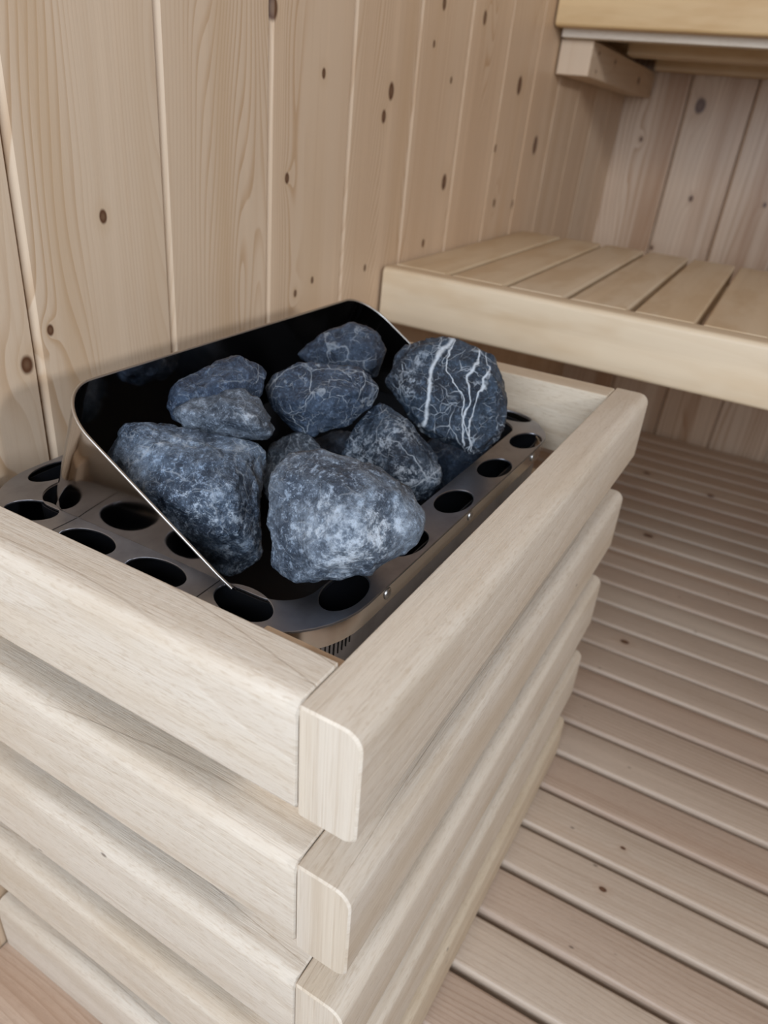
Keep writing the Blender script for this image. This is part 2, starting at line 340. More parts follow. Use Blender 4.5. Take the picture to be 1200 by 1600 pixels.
for x in (0.70, 1.06):
    bm = add_board(bmesh.new(), round_profile(x, x + 0.04, BT - 0.064, BT - 0.022, (0.002,) * 4), YR + 0.02, YW - 0.004, 'y', seed=x, tint=0.5)
    in_bench(from_bm('crossbar', finish(bm), m_bench, bench), bench)
for x in (0.70, 1.06):
    bm = add_board(bmesh.new(), round_profile(x, x + 0.04, YR + 0.03, YR + 0.07, (0.003,) * 4), 0.0, BT - 0.064, 'z', seed=x, tint=0.5)
    in_bench(from_bm('leg', finish(bm), m_bench, bench), bench)

# ------------------------------------------------------------------ upper bench
UX, UZ = 1.113, 0.341 + Z0
ub = thing('sauna_bench', 'upper honey-coloured wooden bench high in the back corner, held on a knotty wall bracket', 'bench', (UX, YW, UZ))
bm = add_board(bmesh.new(), round_profile(UX, UX + 0.028, UZ, UZ + 0.075, (0.005, 0.002, 0.003, 0.006)), YR, YW - 0.003, 'y', seed=0.6, tint=1.0)
in_bench(from_bm('front_board', finish(bm), m_bench, ub), ub)
bm = add_board(bmesh.new(), round_profile(UX + 0.029, UX + 0.056, UZ - 0.011, UZ + 0.012, (0.001,) * 4), YR, YW - 0.008, 'y', seed=0.2, tint=0.0)
in_bench(from_bm('front_batten', finish(bm), m_guard, ub), ub)
y1 = YW - 0.004; i = 0
while y1 > YR + 0.05:
    bm = add_board(bmesh.new(), round_profile(y1 - 0.066, y1, UZ + 0.012, UZ + 0.034, (0.002,) * 4), UX + 0.0285, XB - 0.004, 'x', seed=random.random(), tint=0.3 + random.random() * 0.4)
    in_bench(from_bm('slat', finish(bm), m_bench, ub), ub); y1 -= 0.0735
for x in (1.38, 1.66):
    bm = add_board(bmesh.new(), round_profile(x, x + 0.05, UZ - 0.010, UZ + 0.012, (0.001,) * 4), YR + 0.01, 0.272, 'y', seed=x, tint=0.5)
    in_bench(from_bm('crossbar', finish(bm), m_bench, ub), ub)
bm = add_board(bmesh.new(), round_profile(0.277, 0.330, UZ - 0.060, UZ - 0.0115, (0.001,) * 4), 1.163, XB - 0.004, 'x', seed=0.44, tint=0.5)
in_bench(from_bm('wall_bracket', finish(bm), m_bracket, ub), ub)

# ------------------------------------------------------------------ heater guard: five stacked rails on three sides
GR = (-0.02370, -0.0080, -0.0365)
th = math.sqrt(sum(g * g for g in GR)); q = Matrix.Rotation(th, 4, Vector(GR) / th)
guard = thing('heater_guard', 'pale wooden rail guard of five stacked boards on each side, standing around the stone-filled heater', 'guard')
guard.matrix_world = Matrix.Translation((0, 0, Z0)) @ q
L, T, TF, H, P = 0.4877, 0.0300, 0.0305, 0.0639, 0.0990
random.seed(21)
stint = [0.12, 0.05, 0.15, 0.25, 0.75]; ftint = [0.0, 0.05, 0.0, 0.15, 0.0]
for k in range(5):
    z1 = -k * P; z0 = z1 - H + (0.0 if k < 4 else 0.0)
    bm = add_board(bmesh.new(), round_profile(0.0, T, z0, z1, (0.006, 0.001, 0.0012, 0.0088), 6), 0.0, L, 'x', seed=0.11 + k * 0.23, tint=stint[k], end=0.0010)
    from_bm('side_rail', finish(bm), m_guard, guard)
    bm = add_board(bmesh.new(), round_profile(0.0, TF, z0, z1, (0.006, 0.001, 0.0012, 0.0088), 6), T + 0.0006, 0.3310 + 0.0237 * k * P, 'y', seed=0.37 + k * 0.19, tint=ftint[k], end=0.0010)
    from_bm('front_rail', finish(bm), m_guard, guard)
    bm = add_board(bmesh.new(), round_profile(L - TF, L, z0, z1, (0.001, 0.005, 0.0060, 0.0012), 6), T + 0.0006, 0.3480 + 0.0237 * k * P, 'y', seed=0.71 + k * 0.17, tint=0.5, end=0.0010)
    from_bm('rear_rail', finish(bm), m_guard, guard)
for (x0, x1, y0, y1) in ((TF + 0.0002, TF + 0.013, T + 0.002, T + 0.050), (TF + 0.0002, TF + 0.013, 0.28, 0.322), (L - TF - 0.013, L - TF - 0.0002, 0.29, 0.336)):
    bm = add_board(bmesh.new(), round_profile(x0, x1, y0, y1, (0.001,) * 4, 2), -4 * P - H, -0.010, 'z', seed=0.9, tint=1.0)
    from_bm('corner_post', finish(bm), m_bracket, guard)

# ------------------------------------------------------------------ heater
HX0, HX1, HY0, HY1, HZ = 0.050, 0.447, 0.0515, 0.3185, -0.028 + Z0
OX0, OX1, OY0, OY1 = 0.0795, 0.417, 0.0805, 0.2885
heater = thing('sauna_heater', 'stainless steel sauna heater with a perforated rim and a slanted stone collar, at the wall', 'heater', (0.25, 0.19, 0.03))
hl = Matrix.Translation(-heater.location)
def hp(o): o.matrix_parent_inverse = hl; return o
def rrect(x0, x1, y0, y1, r, n=10): return round_profile(x0, x1, y0, y1, (r if not isinstance(r, tuple) else 0,) * 4 if not isinstance(r, tuple) else r, n)
def sk(x, y): return y + max(0.0, (0.3185 - y) / 0.267) * (0.25 - x) * 0.035     # the near long side runs slightly off square
def curve_plate(name, loops, z, thick, bev, mat):
    cu = bpy.data.curves.new(name, 'CURVE'); cu.dimensions = '2D'; cu.fill_mode = 'BOTH'; cu.extrude = thick; cu.bevel_depth = bev; cu.bevel_resolution = 2
    for pts in loops:
        sp = cu.splines.new('POLY'); sp.points.add(len(pts) - 1); sp.use_cyclic_u = True
        for i, (a, b) in enumerate(pts): sp.points[i].co = (a, sk(a, b), 0, 1)
    tmp = bpy.data.objects.new('tmp', cu); C.objects.link(tmp); bpy.context.view_layer.update()
    me = bpy.data.meshes.new_from_object(tmp.evaluated_get(bpy.context.evaluated_depsgraph_get())); C.objects.unlink(tmp); bpy.data.objects.remove(tmp); bpy.data.curves.remove(cu)
    me.name = name; me.materials.clear(); o = link(name, me, mat, heater, 30); o.location.z = z; return hp(o)
def ell(cx, cy, a, b, rot, n=40):
    c, s = math.cos(R(rot)), math.sin(R(rot))
    return [(cx + a * math.cos(t) * c - b * math.sin(t) * s, cy + a * math.cos(t) * s + b * math.sin(t) * c) for t in (2 * math.pi * k / n for k in range(n))]
A_, B_ = 0.0205, 0.0122
holes = [ell(0.0640, 0.163, B_, A_, 0), ell(0.0640, 0.217, B_, A_, 0), ell(0.0700, 0.1060, B_, A_, -12), ell(0.0695, 0.2715, B_, A_ * 0.88, 14)]
for x, y, r in ((0.1100, 0.0680, 4), (0.1775, 0.0660, -2), (0.246, 0.0655, -2), (0.3165, 0.0640, -2), (0.3855, 0.0640, -4)): holes.append(ell(x, y, A_, B_, r))
for x in (0.114, 0.1775, 0.246, 0.3165, 0.3855): holes.append(ell(x, 0.3035, A_, B_, 0))
for y in (0.094, 0.155, 0.213, 0.268): holes.append(ell(0.4325, y, B_, A_ * 0.9, 0))
seams = (0.1335, 0.2440)
curve_plate('rim_plate', [rrect(HX0, HX1, HY0, HY1, 0.058), rrect(OX0, OX1, OY0, OY1, 0.022)] + holes, HZ - 0.0008, 0.0003, 0.0005, m_steel)
for y in seams:
    bm = bmesh.new(); bmesh.ops.create_cube(bm, size=1, matrix=Matrix.Translation(((HX0 + OX0) / 2, y, HZ + 0.00005)) @ Matrix.Diagonal((OX0 - HX0 - 0.001, 0.0006, 0.0002, 1))); hp(from_bm('seam', bm, m_black, heater, None))
def shell(name, loops, mat, close=True, bottom=False, th=0.0008):
    """loops: list of rings (same point count) stitched into a sheet, then given thickness"""
    bm = bmesh.new(); rg = [[bm.verts.new(p) for p in lp] for lp in loops]; n = len(loops[0])
    for a, b in zip(rg, rg[1:]):
        for i in range(n if close else n - 1):
            j = (i + 1) % n; bm.faces.new((a[i], a[j], b[j], b[i]))
    if bottom: bm.faces.new(rg[-1])
    bmesh.ops.recalc_face_normals(bm, faces=bm.faces[:])
    if th: bmesh.ops.solidify(bm, geom=bm.faces[:], thickness=th)
    return hp(from_bm(name, bm, mat, heater, 40))
def ring(x0, x1, y0, y1, r, z, n=10): return [(a, sk(a, b), z) for a, b in rrect(x0, x1, y0, y1, r, n)]
e = 0.0006
shell('rim_skirt', [ring(HX0 + e, HX1 - e, HY0 + e, HY1 - e, 0.0575, HZ - 0.0012), ring(HX0 + e, HX1 - e, HY0 + e, HY1 - e, 0.0575, HZ - 0.0100), ring(HX0 + 0.0014, HX1 - 0.0014, HY0 + 0.0014, HY1 - 0.0014, 0.0567, HZ - 0.0106), ring(HX0 + 0.0014, HX1 - 0.0014, HY0 + 0.0014, HY1 - 0.0014, 0.0567, HZ - 0.0160)], m_body)
shell('body', [ring(HX0 + 0.0045, HX1 - 0.0045, HY0 + 0.0045, HY1 + 0.006, 0.054, HZ - 0.0150), ring(HX0 + 0.0045, HX1 - 0.0045, HY0 + 0.0045, HY1 + 0.006, 0.054, 0.06)], m_steel, bottom=True)
shell('inner_casing', [ring(HX0 + 0.0065, HX1 - 0.0065, HY0 + 0.0065, HY1 - 0.004, 0.052, HZ - 0.004), ring(HX0 + 0.0065, HX1 - 0.0065, HY0 + 0.0065, HY1 - 0.004, 0.052, 0.25)], m_black, bottom=True)
shell('stone_well', [ring(OX0 - 0.0012, OX1 + 0.0012, OY0 - 0.0012, OY1 + 0.0012, 0.023, HZ - 0.0022), ring(OX0 + 0.004, OX1 - 0.004, OY0 + 0.004, OY1 - 0.004, 0.022, HZ - 0.125)], m_black, bottom=True)
# slanted collar: straight base on the rim, sheared top edge rising to the wall side, front open
def collar():
    n = 14; base = []; top = []
    def zt(y): return HZ + 0.0015 + max(0.0, (y - 0.1235)) * 0.625
    # path: near-front end -> along front side to back corner -> along back -> far corner -> along far side
    def path(x0, x1, yb, r, ys):
        p = [(x0, y) for y in ys if y < yb - r]
        for k in range(n + 1): t = R(180 - 90 * k / n); p.append((x0 + r + r * math.cos(t), yb - r + r * math.sin(t)))
        for k in range(1, 12): p.append((x0 + r + (x1 - x0 - 2 * r) * k / 12, yb))
        for k in range(n + 1): t = R(90 - 90 * k / n); p.append((x1 - r + r * math.cos(t), yb - r + r * math.sin(t)))
        p += [(x1, y) for y in reversed(ys) if y < yb - r]
        return p
    ysb = [0.122 + 0.012 * k for k in range(11)]
    b = path(OX0 + 0.0004, OX1 - 0.0004, 0.2800, 0.022, ysb)
    # top path with the same vertex count
    rt = 0.030; yt = 0.2490
    tys = [y0 * 1.0 for y0 in ysb if y0 < 0.2800 - 0.022]; m = len(tys)
    tys = [0.122 + (yt - rt - 0.004 - 0.122) * k / (m - 1) for k in range(m)]
    t = path(OX0 - 0.0050, OX1 + 0.006, yt, rt, tys)
    assert len(b) == len(t), (len(b), len(t))
    bm = bmesh.new(); rows = []
    for s in (0.0, 0.25, 0.5, 0.75, 1.0):
        row = []
        for (bx, by), (tx, ty) in zip(b, t):
            z = zt(ty) if s else HZ - 0.004
            row.append(bm.verts.new((bx + (tx - bx) * s, by + (ty - by) * s, HZ - 0.004 + (zt(ty) - HZ + 0.004) * s)))
        rows.append(row)
    for r0, r1 in zip(rows, rows[1:]):
        for i in range(len(b) - 1): bm.faces.new((r0[i], r0[i + 1], r1[i + 1], r1[i]))
    bmesh.ops.recalc_face_normals(bm, faces=bm.faces[:]); bmesh.ops.solidify(bm, geom=bm.faces[:], thickness=0.0010)
    bmr = bmesh.new(); pts = [Vector((x, y, zt(y))) for x, y in t]; prev = None; rr = 0.00095
    for i, p in enumerate(pts):
        d = (pts[min(i + 1, len(pts) - 1)] - pts[max(i - 1, 0)]).normalized(); a = d.cross(Vector((0, 0, 1))).normalized(); b2 = a.cross(d)
        rg = [bmr.verts.new(p + (a * math.cos(k * math.pi / 4) + b2 * math.sin(k * math.pi / 4)) * rr) for k in range(8)]
        if prev:
            for k in range(8): bmr.faces.new((prev[k], prev[(k + 1) % 8], rg[(k + 1) % 8], rg[k]))
        else: bmr.faces.new(rg)
        prev = rg
    bmr.faces.new(prev); bmesh.ops.recalc_face_normals(bmr, faces=bmr.faces[:])
    col = hp(from_bm('collar', bm, m_mirror, heater, 40))
    hem = from_bm('hem', bmr, m_screw, heater, 60); hp(hem)
collar()
def screw(x, y, z, nx, ny):
    bm = bmesh.new(); d = Vector((nx, ny, 0)).normalized(); Mx = Matrix.Translation((x, y, z)) @ d.to_track_quat('Z', 'Y').to_matrix().to_4x4()
    bmesh.ops.create_uvsphere(bm, u_segments=20, v_segments=10, radius=0.0030, matrix=Mx @ Matrix.Diagonal((1, 1, 0.5, 1)))
    bmesh.ops.create_cone(bm, cap_ends=True, segments=20, radius1=0.0038, radius2=0.0036, depth=0.0008, matrix=Mx)
    hp(from_bm('screw', bm, m_screw, heater))
for x in (0.131, 0.246, 0.372): screw(x, sk(x, HY0) + 0.0002, HZ - 0.0070, 0, -1)
# louvre slots round the near corner of the body
for k in range(16):
    r = 0.054; ang = R(216 + 3.0 * k); cx, cy = HX0 + 0.0045 + r, HY0 + 0.0045 + r
    x, y = cx + r * math.cos(ang), cy + r * math.sin(ang); y = sk(x, y); h = 0.0125 * math.sqrt(max(0.1, 1 - ((k - 8) / 9) ** 2))
    bm = bmesh.new(); Mx = Matrix.Translation((x, y, HZ - 0.016 - h / 2)) @ Matrix.Rotation(ang, 4, 'Z') @ Matrix.Diagonal((0.0008, 0.0006, h, 1))
    bmesh.ops.create_cube(bm, size=1, matrix=Mx); hp(from_bm('vent_slot', bm, m_black, heater, None))

# ------------------------------------------------------------------ stones
STONES = {
'big_left': ((0.1387,0.2049,-0.0111), [(-0.0420,0.0363,0.0206),(-0.0295,0.0329,0.0341),(-0.0263,0.0308,0.0361),(-0.0174,0.0207,0.0355),(-0.0088,0.0132,0.0379),(-0.0000,0.0010,0.0343),(0.0113,-0.0146,0.0299),(0.0243,-0.0312,0.0267),(0.0273,-0.0381,0.0217),(0.0239,-0.0417,0.0121),(0.0181,-0.0445,0.0000),(0.0118,-0.0468,-0.0121),(-0.0028,-0.0556,-0.0448),(-0.0165,-0.0459,-0.0518),(-0.0270,-0.0277,-0.0428),(-0.0366,-0.0030,-0.0238),(-0.0424,0.0188,-0.0032),(-0.0443,0.0324,0.0121),(-0.0474,-0.0030,0.0092),(-0.0181,-0.0465,0.0156),(-0.0373,-0.0387,0.0071),(-0.0246,-0.0529,-0.0111),(-0.0144,0.0032,0.0341),(0.0145,-0.0402,0.0269),(-0.0298,-0.0170,0.0248),(-0.0121,-0.0576,-0.0279),(-0.0234,0.0444,0.0088),(0.0036,0.0408,-0.0067),(-0.0124,0.0415,0.0207),(-0.0096,0.0396,0.0223),(0.0114,0.0380,0.0010),(-0.0017,0.0307,0.0218),(0.0058,0.0241,0.0240),(0.0202,0.0293,0.0019),(0.0135,0.0133,0.0208),(0.0235,-0.0004,0.0170),(0.0302,0.0153,-0.0021),(0.0349,-0.0149,0.0141),(0.0376,-0.0211,0.0097),(0.0382,0.0036,-0.0061),(0.0346,-0.0242,0.0012),(0.0295,-0.0266,-0.0094),(0.0336,0.0004,-0.0170),(0.0240,-0.0287,-0.0200),(0.0111,-0.0364,-0.0489),(0.0232,-0.0052,-0.0394),(-0.0009,-0.0279,-0.0550),(-0.0102,-0.0119,-0.0471),(0.0111,0.0088,-0.0384),(-0.0186,0.0098,-0.0303),(-0.0237,0.0290,-0.0122),(0.0034,0.0320,-0.0186),(-0.0254,0.0410,0.0012)]),
'front': ((0.1250,0.0916,0.0065), [(-0.0039,0.0176,0.0396),(-0.0104,0.0241,0.0354),(-0.0170,0.0278,0.0288),(-0.0230,0.0267,0.0188),(-0.0286,0.0250,0.0089),(-0.0330,0.0242,0.0015),(-0.0383,0.0193,-0.0107),(-0.0411,0.0144,-0.0192),(-0.0389,0.0055,-0.0236),(-0.0362,-0.0012,-0.0255),(-0.0282,-0.0110,-0.0220),(-0.0195,-0.0238,-0.0199),(-0.0126,-0.0329,-0.0175),(-0.0052,-0.0380,-0.0108),(0.0058,-0.0475,-0.0026),(0.0104,-0.0508,0.0014),(0.0145,-0.0466,0.0113),(0.0166,-0.0419,0.0186),(0.0147,-0.0334,0.0231),(0.0105,-0.0186,0.0297),(0.0049,-0.0050,0.0331),(0.0012,0.0029,0.0344),(-0.0015,0.0132,0.0393),(-0.0287,-0.0145,0.0303),(-0.0390,-0.0242,0.0065),(-0.0298,-0.0398,0.0108),(-0.0262,0.0078,0.0295),(-0.0083,-0.0385,0.0282),(-0.0452,-0.0033,-0.0048),(-0.0056,-0.0477,0.0161),(0.0121,0.0245,0.0245),(0.0262,0.0251,0.0011),(0.0064,0.0302,0.0208),(0.0006,0.0335,0.0150),(0.0196,0.0302,-0.0043),(-0.0047,0.0325,0.0062),(-0.0096,0.0310,-0.0025),(0.0138,0.0288,-0.0142),(-0.0136,0.0303,-0.0090),(-0.0182,0.0259,-0.0198),(0.0090,0.0259,-0.0241),(-0.0206,0.0217,-0.0272),(-0.0187,0.0139,-0.0311),(0.0087,0.0191,-0.0305),(-0.0164,0.0079,-0.0327),(-0.0093,-0.0007,-0.0297),(0.0140,0.0108,-0.0297),(-0.0016,-0.0120,-0.0279),(0.0044,-0.0199,-0.0257),(0.0218,-0.0001,-0.0274),(0.0109,-0.0244,-0.0199),(0.0206,-0.0328,-0.0126),(0.0310,-0.0075,-0.0200),(0.0247,-0.0358,-0.0091),(0.0283,-0.0320,-0.0004),(0.0354,-0.0070,-0.0131),(0.0302,-0.0279,0.0060),(0.0285,-0.0204,0.0100),(0.0355,-0.0004,-0.0072),(0.0248,-0.0074,0.0158),(0.0198,0.0046,0.0188),(0.0306,0.0138,-0.0022),(0.0166,0.0115,0.0200),(0.0142,0.0206,0.0243),(0.0274,0.0229,0.0010)]),
'veined': ((0.3290,0.1098,0.0168), [(-0.0304,0.0485,0.0133),(-0.0257,0.0459,0.0233),(-0.0190,0.0378,0.0330),(-0.0104,0.0227,0.0407),(-0.0056,0.0131,0.0438),(-0.0010,-0.0018,0.0410),(0.0028,-0.0123,0.0405),(0.0058,-0.0250,0.0355),(0.0057,-0.0356,0.0246),(0.0055,-0.0451,0.0144),(0.0048,-0.0485,0.0090),(0.0014,-0.0508,-0.0023),(-0.0037,-0.0523,-0.0177),(-0.0094,-0.0477,-0.0282),(-0.0158,-0.0382,-0.0355),(-0.0195,-0.0287,-0.0359),(-0.0217,-0.0175,-0.0305),(-0.0288,0.0021,-0.0294),(-0.0304,0.0111,-0.0247),(-0.0314,0.0235,-0.0146),(-0.0323,0.0410,0.0007),(-0.0320,0.0471,0.0077),(-0.0434,0.0125,0.0089),(-0.0250,0.0151,0.0363),(-0.0132,-0.0368,0.0275),(-0.0452,0.0035,-0.0112),(-0.0363,-0.0287,-0.0200),(-0.0218,-0.0459,-0.0049),(-0.0341,-0.0154,0.0175),(-0.0085,0.0496,0.0049),(0.0179,0.0368,-0.0057),(-0.0043,0.0473,0.0137),(0.0015,0.0402,0.0222),(0.0236,0.0315,0.0041),(0.0091,0.0269,0.0290),(0.0133,0.0185,0.0317),(0.0303,0.0191,0.0095),(0.0174,0.0053,0.0293),(0.0207,-0.0039,0.0288),(0.0345,0.0064,0.0079),(0.0233,-0.0151,0.0244),(0.0233,-0.0244,0.0148),(0.0359,-0.0052,-0.0001),(0.0231,-0.0327,0.0058),(0.0225,-0.0357,0.0011),(0.0355,-0.0117,-0.0078),(0.0195,-0.0377,-0.0088),(0.0150,-0.0391,-0.0224),(0.0312,-0.0136,-0.0212),(0.0100,-0.0350,-0.0316),(0.0044,-0.0267,-0.0381),(0.0252,-0.0065,-0.0301),(0.0011,-0.0183,-0.0384),(-0.0009,-0.0085,-0.0337),(0.0222,0.0038,-0.0276),(-0.0071,0.0088,-0.0327),(-0.0085,0.0167,-0.0286),(0.0179,0.0181,-0.0247),(-0.0093,0.0276,-0.0196),(-0.0102,0.0431,-0.0062),(0.0169,0.0331,-0.0120),(-0.0099,0.0484,-0.0001)]),
'triangle': ((0.2689,0.1259,-0.0164), [(-0.0009,0.0168,0.0394),(0.0018,0.0068,0.0354),(0.0023,-0.0027,0.0275),(0.0030,-0.0145,0.0179),(0.0047,-0.0280,0.0085),(0.0022,-0.0389,-0.0067),(-0.0001,-0.0434,-0.0153),(-0.0079,-0.0363,-0.0244),(-0.0150,-0.0273,-0.0300),(-0.0203,-0.0118,-0.0263),(-0.0274,0.0121,-0.0179),(-0.0284,0.0298,-0.0034),(-0.0234,0.0290,0.0058),(-0.0136,0.0259,0.0225),(-0.0069,0.0217,0.0320),(-0.0211,0.0025,0.0293),(-0.0172,-0.0222,0.0187),(-0.0372,-0.0069,0.0028),(-0.0262,-0.0291,-0.0008),(0.0112,0.0204,0.0287),(0.0212,0.0185,0.0089),(0.0136,0.0116,0.0252),(0.0140,0.0032,0.0182),(0.0228,0.0088,0.0029),(0.0146,-0.0072,0.0098),(0.0161,-0.0191,0.0015),(0.0240,-0.0039,-0.0066),(0.0139,-0.0287,-0.0118),(0.0119,-0.0326,-0.0195),(0.0216,-0.0115,-0.0185),(0.0050,-0.0264,-0.0275),(-0.0012,-0.0184,-0.0324),(0.0142,-0.0035,-0.0258),(-0.0059,-0.0048,-0.0291),(-0.0121,0.0163,-0.0217),(0.0080,0.0162,-0.0198),(-0.0130,0.0318,-0.0090),(-0.0086,0.0311,-0.0009),(0.0100,0.0246,-0.0079),(-0.0000,0.0284,0.0138),(0.0059,0.0247,0.0222),(0.0182,0.0210,0.0052)]),
'middle': ((0.2517,0.1824,0.0183), [(-0.0309,0.0326,0.0057),(-0.0232,0.0268,0.0151),(-0.0108,0.0151,0.0267),(-0.0026,0.0025,0.0277),(0.0103,-0.0213,0.0233),(0.0153,-0.0321,0.0196),(0.0170,-0.0395,0.0130),(0.0130,-0.0394,0.0039),(0.0057,-0.0331,-0.0038),(-0.0022,-0.0272,-0.0134),(-0.0200,-0.0060,-0.0241),(-0.0268,0.0069,-0.0213),(-0.0294,0.0145,-0.0164),(-0.0325,0.0278,-0.0047),(-0.0370,0.0073,0.0020),(-0.0272,-0.0189,0.0100),(-0.0041,-0.0371,0.0141),(-0.0137,0.0061,0.0216),(-0.0156,0.0358,-0.0000),(0.0055,0.0293,-0.0063),(-0.0089,0.0307,0.0082),(0.0020,0.0204,0.0184),(0.0155,0.0205,0.0042),(0.0093,0.0093,0.0193),(0.0206,-0.0116,0.0154),(0.0260,0.0023,0.0025),(0.0250,-0.0211,0.0122),(0.0265,-0.0276,0.0064),(0.0294,-0.0068,-0.0027),(0.0229,-0.0275,-0.0016),(0.0165,-0.0220,-0.0084),(0.0237,-0.0036,-0.0111),(0.0096,-0.0168,-0.0169),(-0.0061,0.0018,-0.0262),(0.0109,0.0099,-0.0212),(-0.0120,0.0132,-0.0238),(-0.0143,0.0200,-0.0195),(0.0062,0.0202,-0.0174),(-0.0170,0.0316,-0.0092)]),
'back': ((0.3212,0.1992,0.0329), [(-0.0315,0.0312,-0.0035),(-0.0236,0.0244,0.0081),(-0.0128,0.0121,0.0193),(-0.0024,-0.0035,0.0237),(0.0036,-0.0147,0.0228),(0.0060,-0.0239,0.0147),(0.0060,-0.0297,0.0052),(0.0037,-0.0306,-0.0029),(-0.0022,-0.0278,-0.0154),(-0.0146,-0.0094,-0.0211),(-0.0285,0.0173,-0.0174),(-0.0294,0.0081,0.0066),(-0.0174,-0.0229,0.0109),(-0.0166,-0.0285,-0.0028),(-0.0157,0.0343,-0.0073),(0.0061,0.0280,-0.0094),(-0.0087,0.0283,0.0030),(0.0008,0.0175,0.0128),(0.0155,0.0184,0.0020),(0.0099,0.0038,0.0167),(0.0153,-0.0061,0.0159),(0.0237,0.0050,0.0038),(0.0174,-0.0142,0.0087),(0.0174,-0.0193,0.0004),(0.0249,-0.0025,-0.0050),(0.0154,-0.0201,-0.0067),(0.0101,-0.0176,-0.0177),(0.0208,-0.0015,-0.0153),(-0.0008,-0.0015,-0.0228),(-0.0130,0.0221,-0.0195),(0.0076,0.0211,-0.0163)]),
'rear_left': ((0.1861,0.2232,0.0304), [(-0.0338,0.0158,-0.0119),(-0.0277,0.0160,0.0011),(-0.0223,0.0133,0.0076),(-0.0119,0.0042,0.0130),(-0.0029,-0.0026,0.0197),(0.0077,-0.0118,0.0254),(0.0137,-0.0212,0.0215),(0.0178,-0.0296,0.0152),(0.0149,-0.0292,0.0099),(0.0091,-0.0284,-0.0007),(-0.0029,-0.0235,-0.0168),(-0.0261,0.0023,-0.0196),(-0.0332,0.0121,-0.0171),(-0.0328,0.0004,0.0036),(-0.0128,-0.0229,0.0155),(-0.0103,-0.0294,0.0093),(-0.0194,0.0227,-0.0155),(0.0019,0.0238,-0.0151),(-0.0140,0.0229,-0.0041),(-0.0092,0.0205,0.0017),(0.0076,0.0226,-0.0053),(-0.0001,0.0125,0.0064),(0.0078,0.0065,0.0123),(0.0173,0.0146,0.0007),(0.0171,-0.0016,0.0173),(0.0225,-0.0099,0.0139),(0.0256,0.0053,0.0017),(0.0260,-0.0173,0.0083),(0.0235,-0.0169,0.0037),(0.0262,0.0013,-0.0042),(0.0183,-0.0162,-0.0057),(0.0078,-0.0119,-0.0198),(0.0173,0.0042,-0.0175),(-0.0126,0.0108,-0.0223),(-0.0189,0.0194,-0.0200),(0.0022,0.0220,-0.0176)]),
'flat_left': ((0.1713,0.2030,0.0205), [(-0.0301,0.0242,0.0046),(-0.0231,0.0197,0.0108),(-0.0135,0.0106,0.0148),(-0.0020,-0.0007,0.0188),(0.0052,-0.0086,0.0200),(0.0084,-0.0164,0.0141),(0.0099,-0.0239,0.0053),(0.0123,-0.0308,-0.0009),(0.0119,-0.0337,-0.0061),(0.0090,-0.0334,-0.0112),(-0.0050,-0.0165,-0.0113),(-0.0171,-0.0004,-0.0089),(-0.0260,0.0144,-0.0028),(-0.0297,0.0213,0.0009),(-0.0281,0.0015,0.0101),(-0.0172,-0.0262,0.0087),(-0.0046,-0.0146,0.0188),(-0.0084,-0.0326,0.0048),(-0.0177,0.0286,-0.0007),(0.0010,0.0253,-0.0063),(-0.0115,0.0246,0.0048),(-0.0030,0.0166,0.0083),(0.0093,0.0185,-0.0012),(0.0071,0.0067,0.0118),(0.0134,-0.0003,0.0128),(0.0186,0.0089,0.0014),(0.0163,-0.0071,0.0077),(0.0176,-0.0137,-0.0000),(0.0210,0.0013,-0.0059),(0.0197,-0.0198,-0.0056),(0.0194,-0.0223,-0.0101),(0.0220,-0.0036,-0.0116),(0.0167,-0.0221,-0.0146),(0.0044,-0.0072,-0.0147),(0.0135,0.0050,-0.0142),(-0.0062,0.0070,-0.0126),(-0.0140,0.0200,-0.0072),(0.0031,0.0204,-0.0100),(-0.0173,0.0260,-0.0040)]),
'small': ((0.2199,0.1857,-0.0260), [(-0.0108,0.0127,0.0169),(0.0023,0.0018,0.0266),(0.0078,-0.0084,0.0242),(0.0092,-0.0190,0.0142),(0.0013,-0.0253,-0.0065),(-0.0183,-0.0116,-0.0239),(-0.0258,0.0027,-0.0202),(-0.0192,0.0108,0.0003),(-0.0155,-0.0111,0.0157),(-0.0217,-0.0077,0.0021),(-0.0003,0.0175,0.0094),(0.0113,0.0177,-0.0014),(0.0113,0.0078,0.0179),(0.0161,-0.0011,0.0158),(0.0206,0.0072,0.0023),(0.0173,-0.0105,0.0071),(0.0104,-0.0160,-0.0112),(0.0174,-0.0013,-0.0131),(-0.0068,-0.0039,-0.0265),(-0.0135,0.0087,-0.0232),(0.0038,0.0127,-0.0199),(-0.0077,0.0157,-0.0051)]),
'low_right': ((0.3700,0.1140,-0.0537), [(-0.0132,0.0259,0.0122),(-0.0030,0.0140,0.0255),(0.0058,-0.0122,0.0259),(0.0073,-0.0312,0.0158),(-0.0039,-0.0275,-0.0055),(-0.0196,-0.0070,-0.0246),(-0.0281,0.0200,-0.0237),(-0.0190,-0.0011,0.0103),(-0.0168,-0.0126,0.0069),(-0.0008,0.0263,0.0057),(0.0129,0.0194,-0.0030),(0.0081,0.0159,0.0174),(0.0159,-0.0072,0.0177),(0.0224,0.0003,0.0038),(0.0172,-0.0239,0.0089),(0.0073,-0.0206,-0.0099),(0.0176,-0.0073,-0.0119),(-0.0065,-0.0026,-0.0267),(-0.0140,0.0212,-0.0259),(0.0055,0.0164,-0.0210)]),
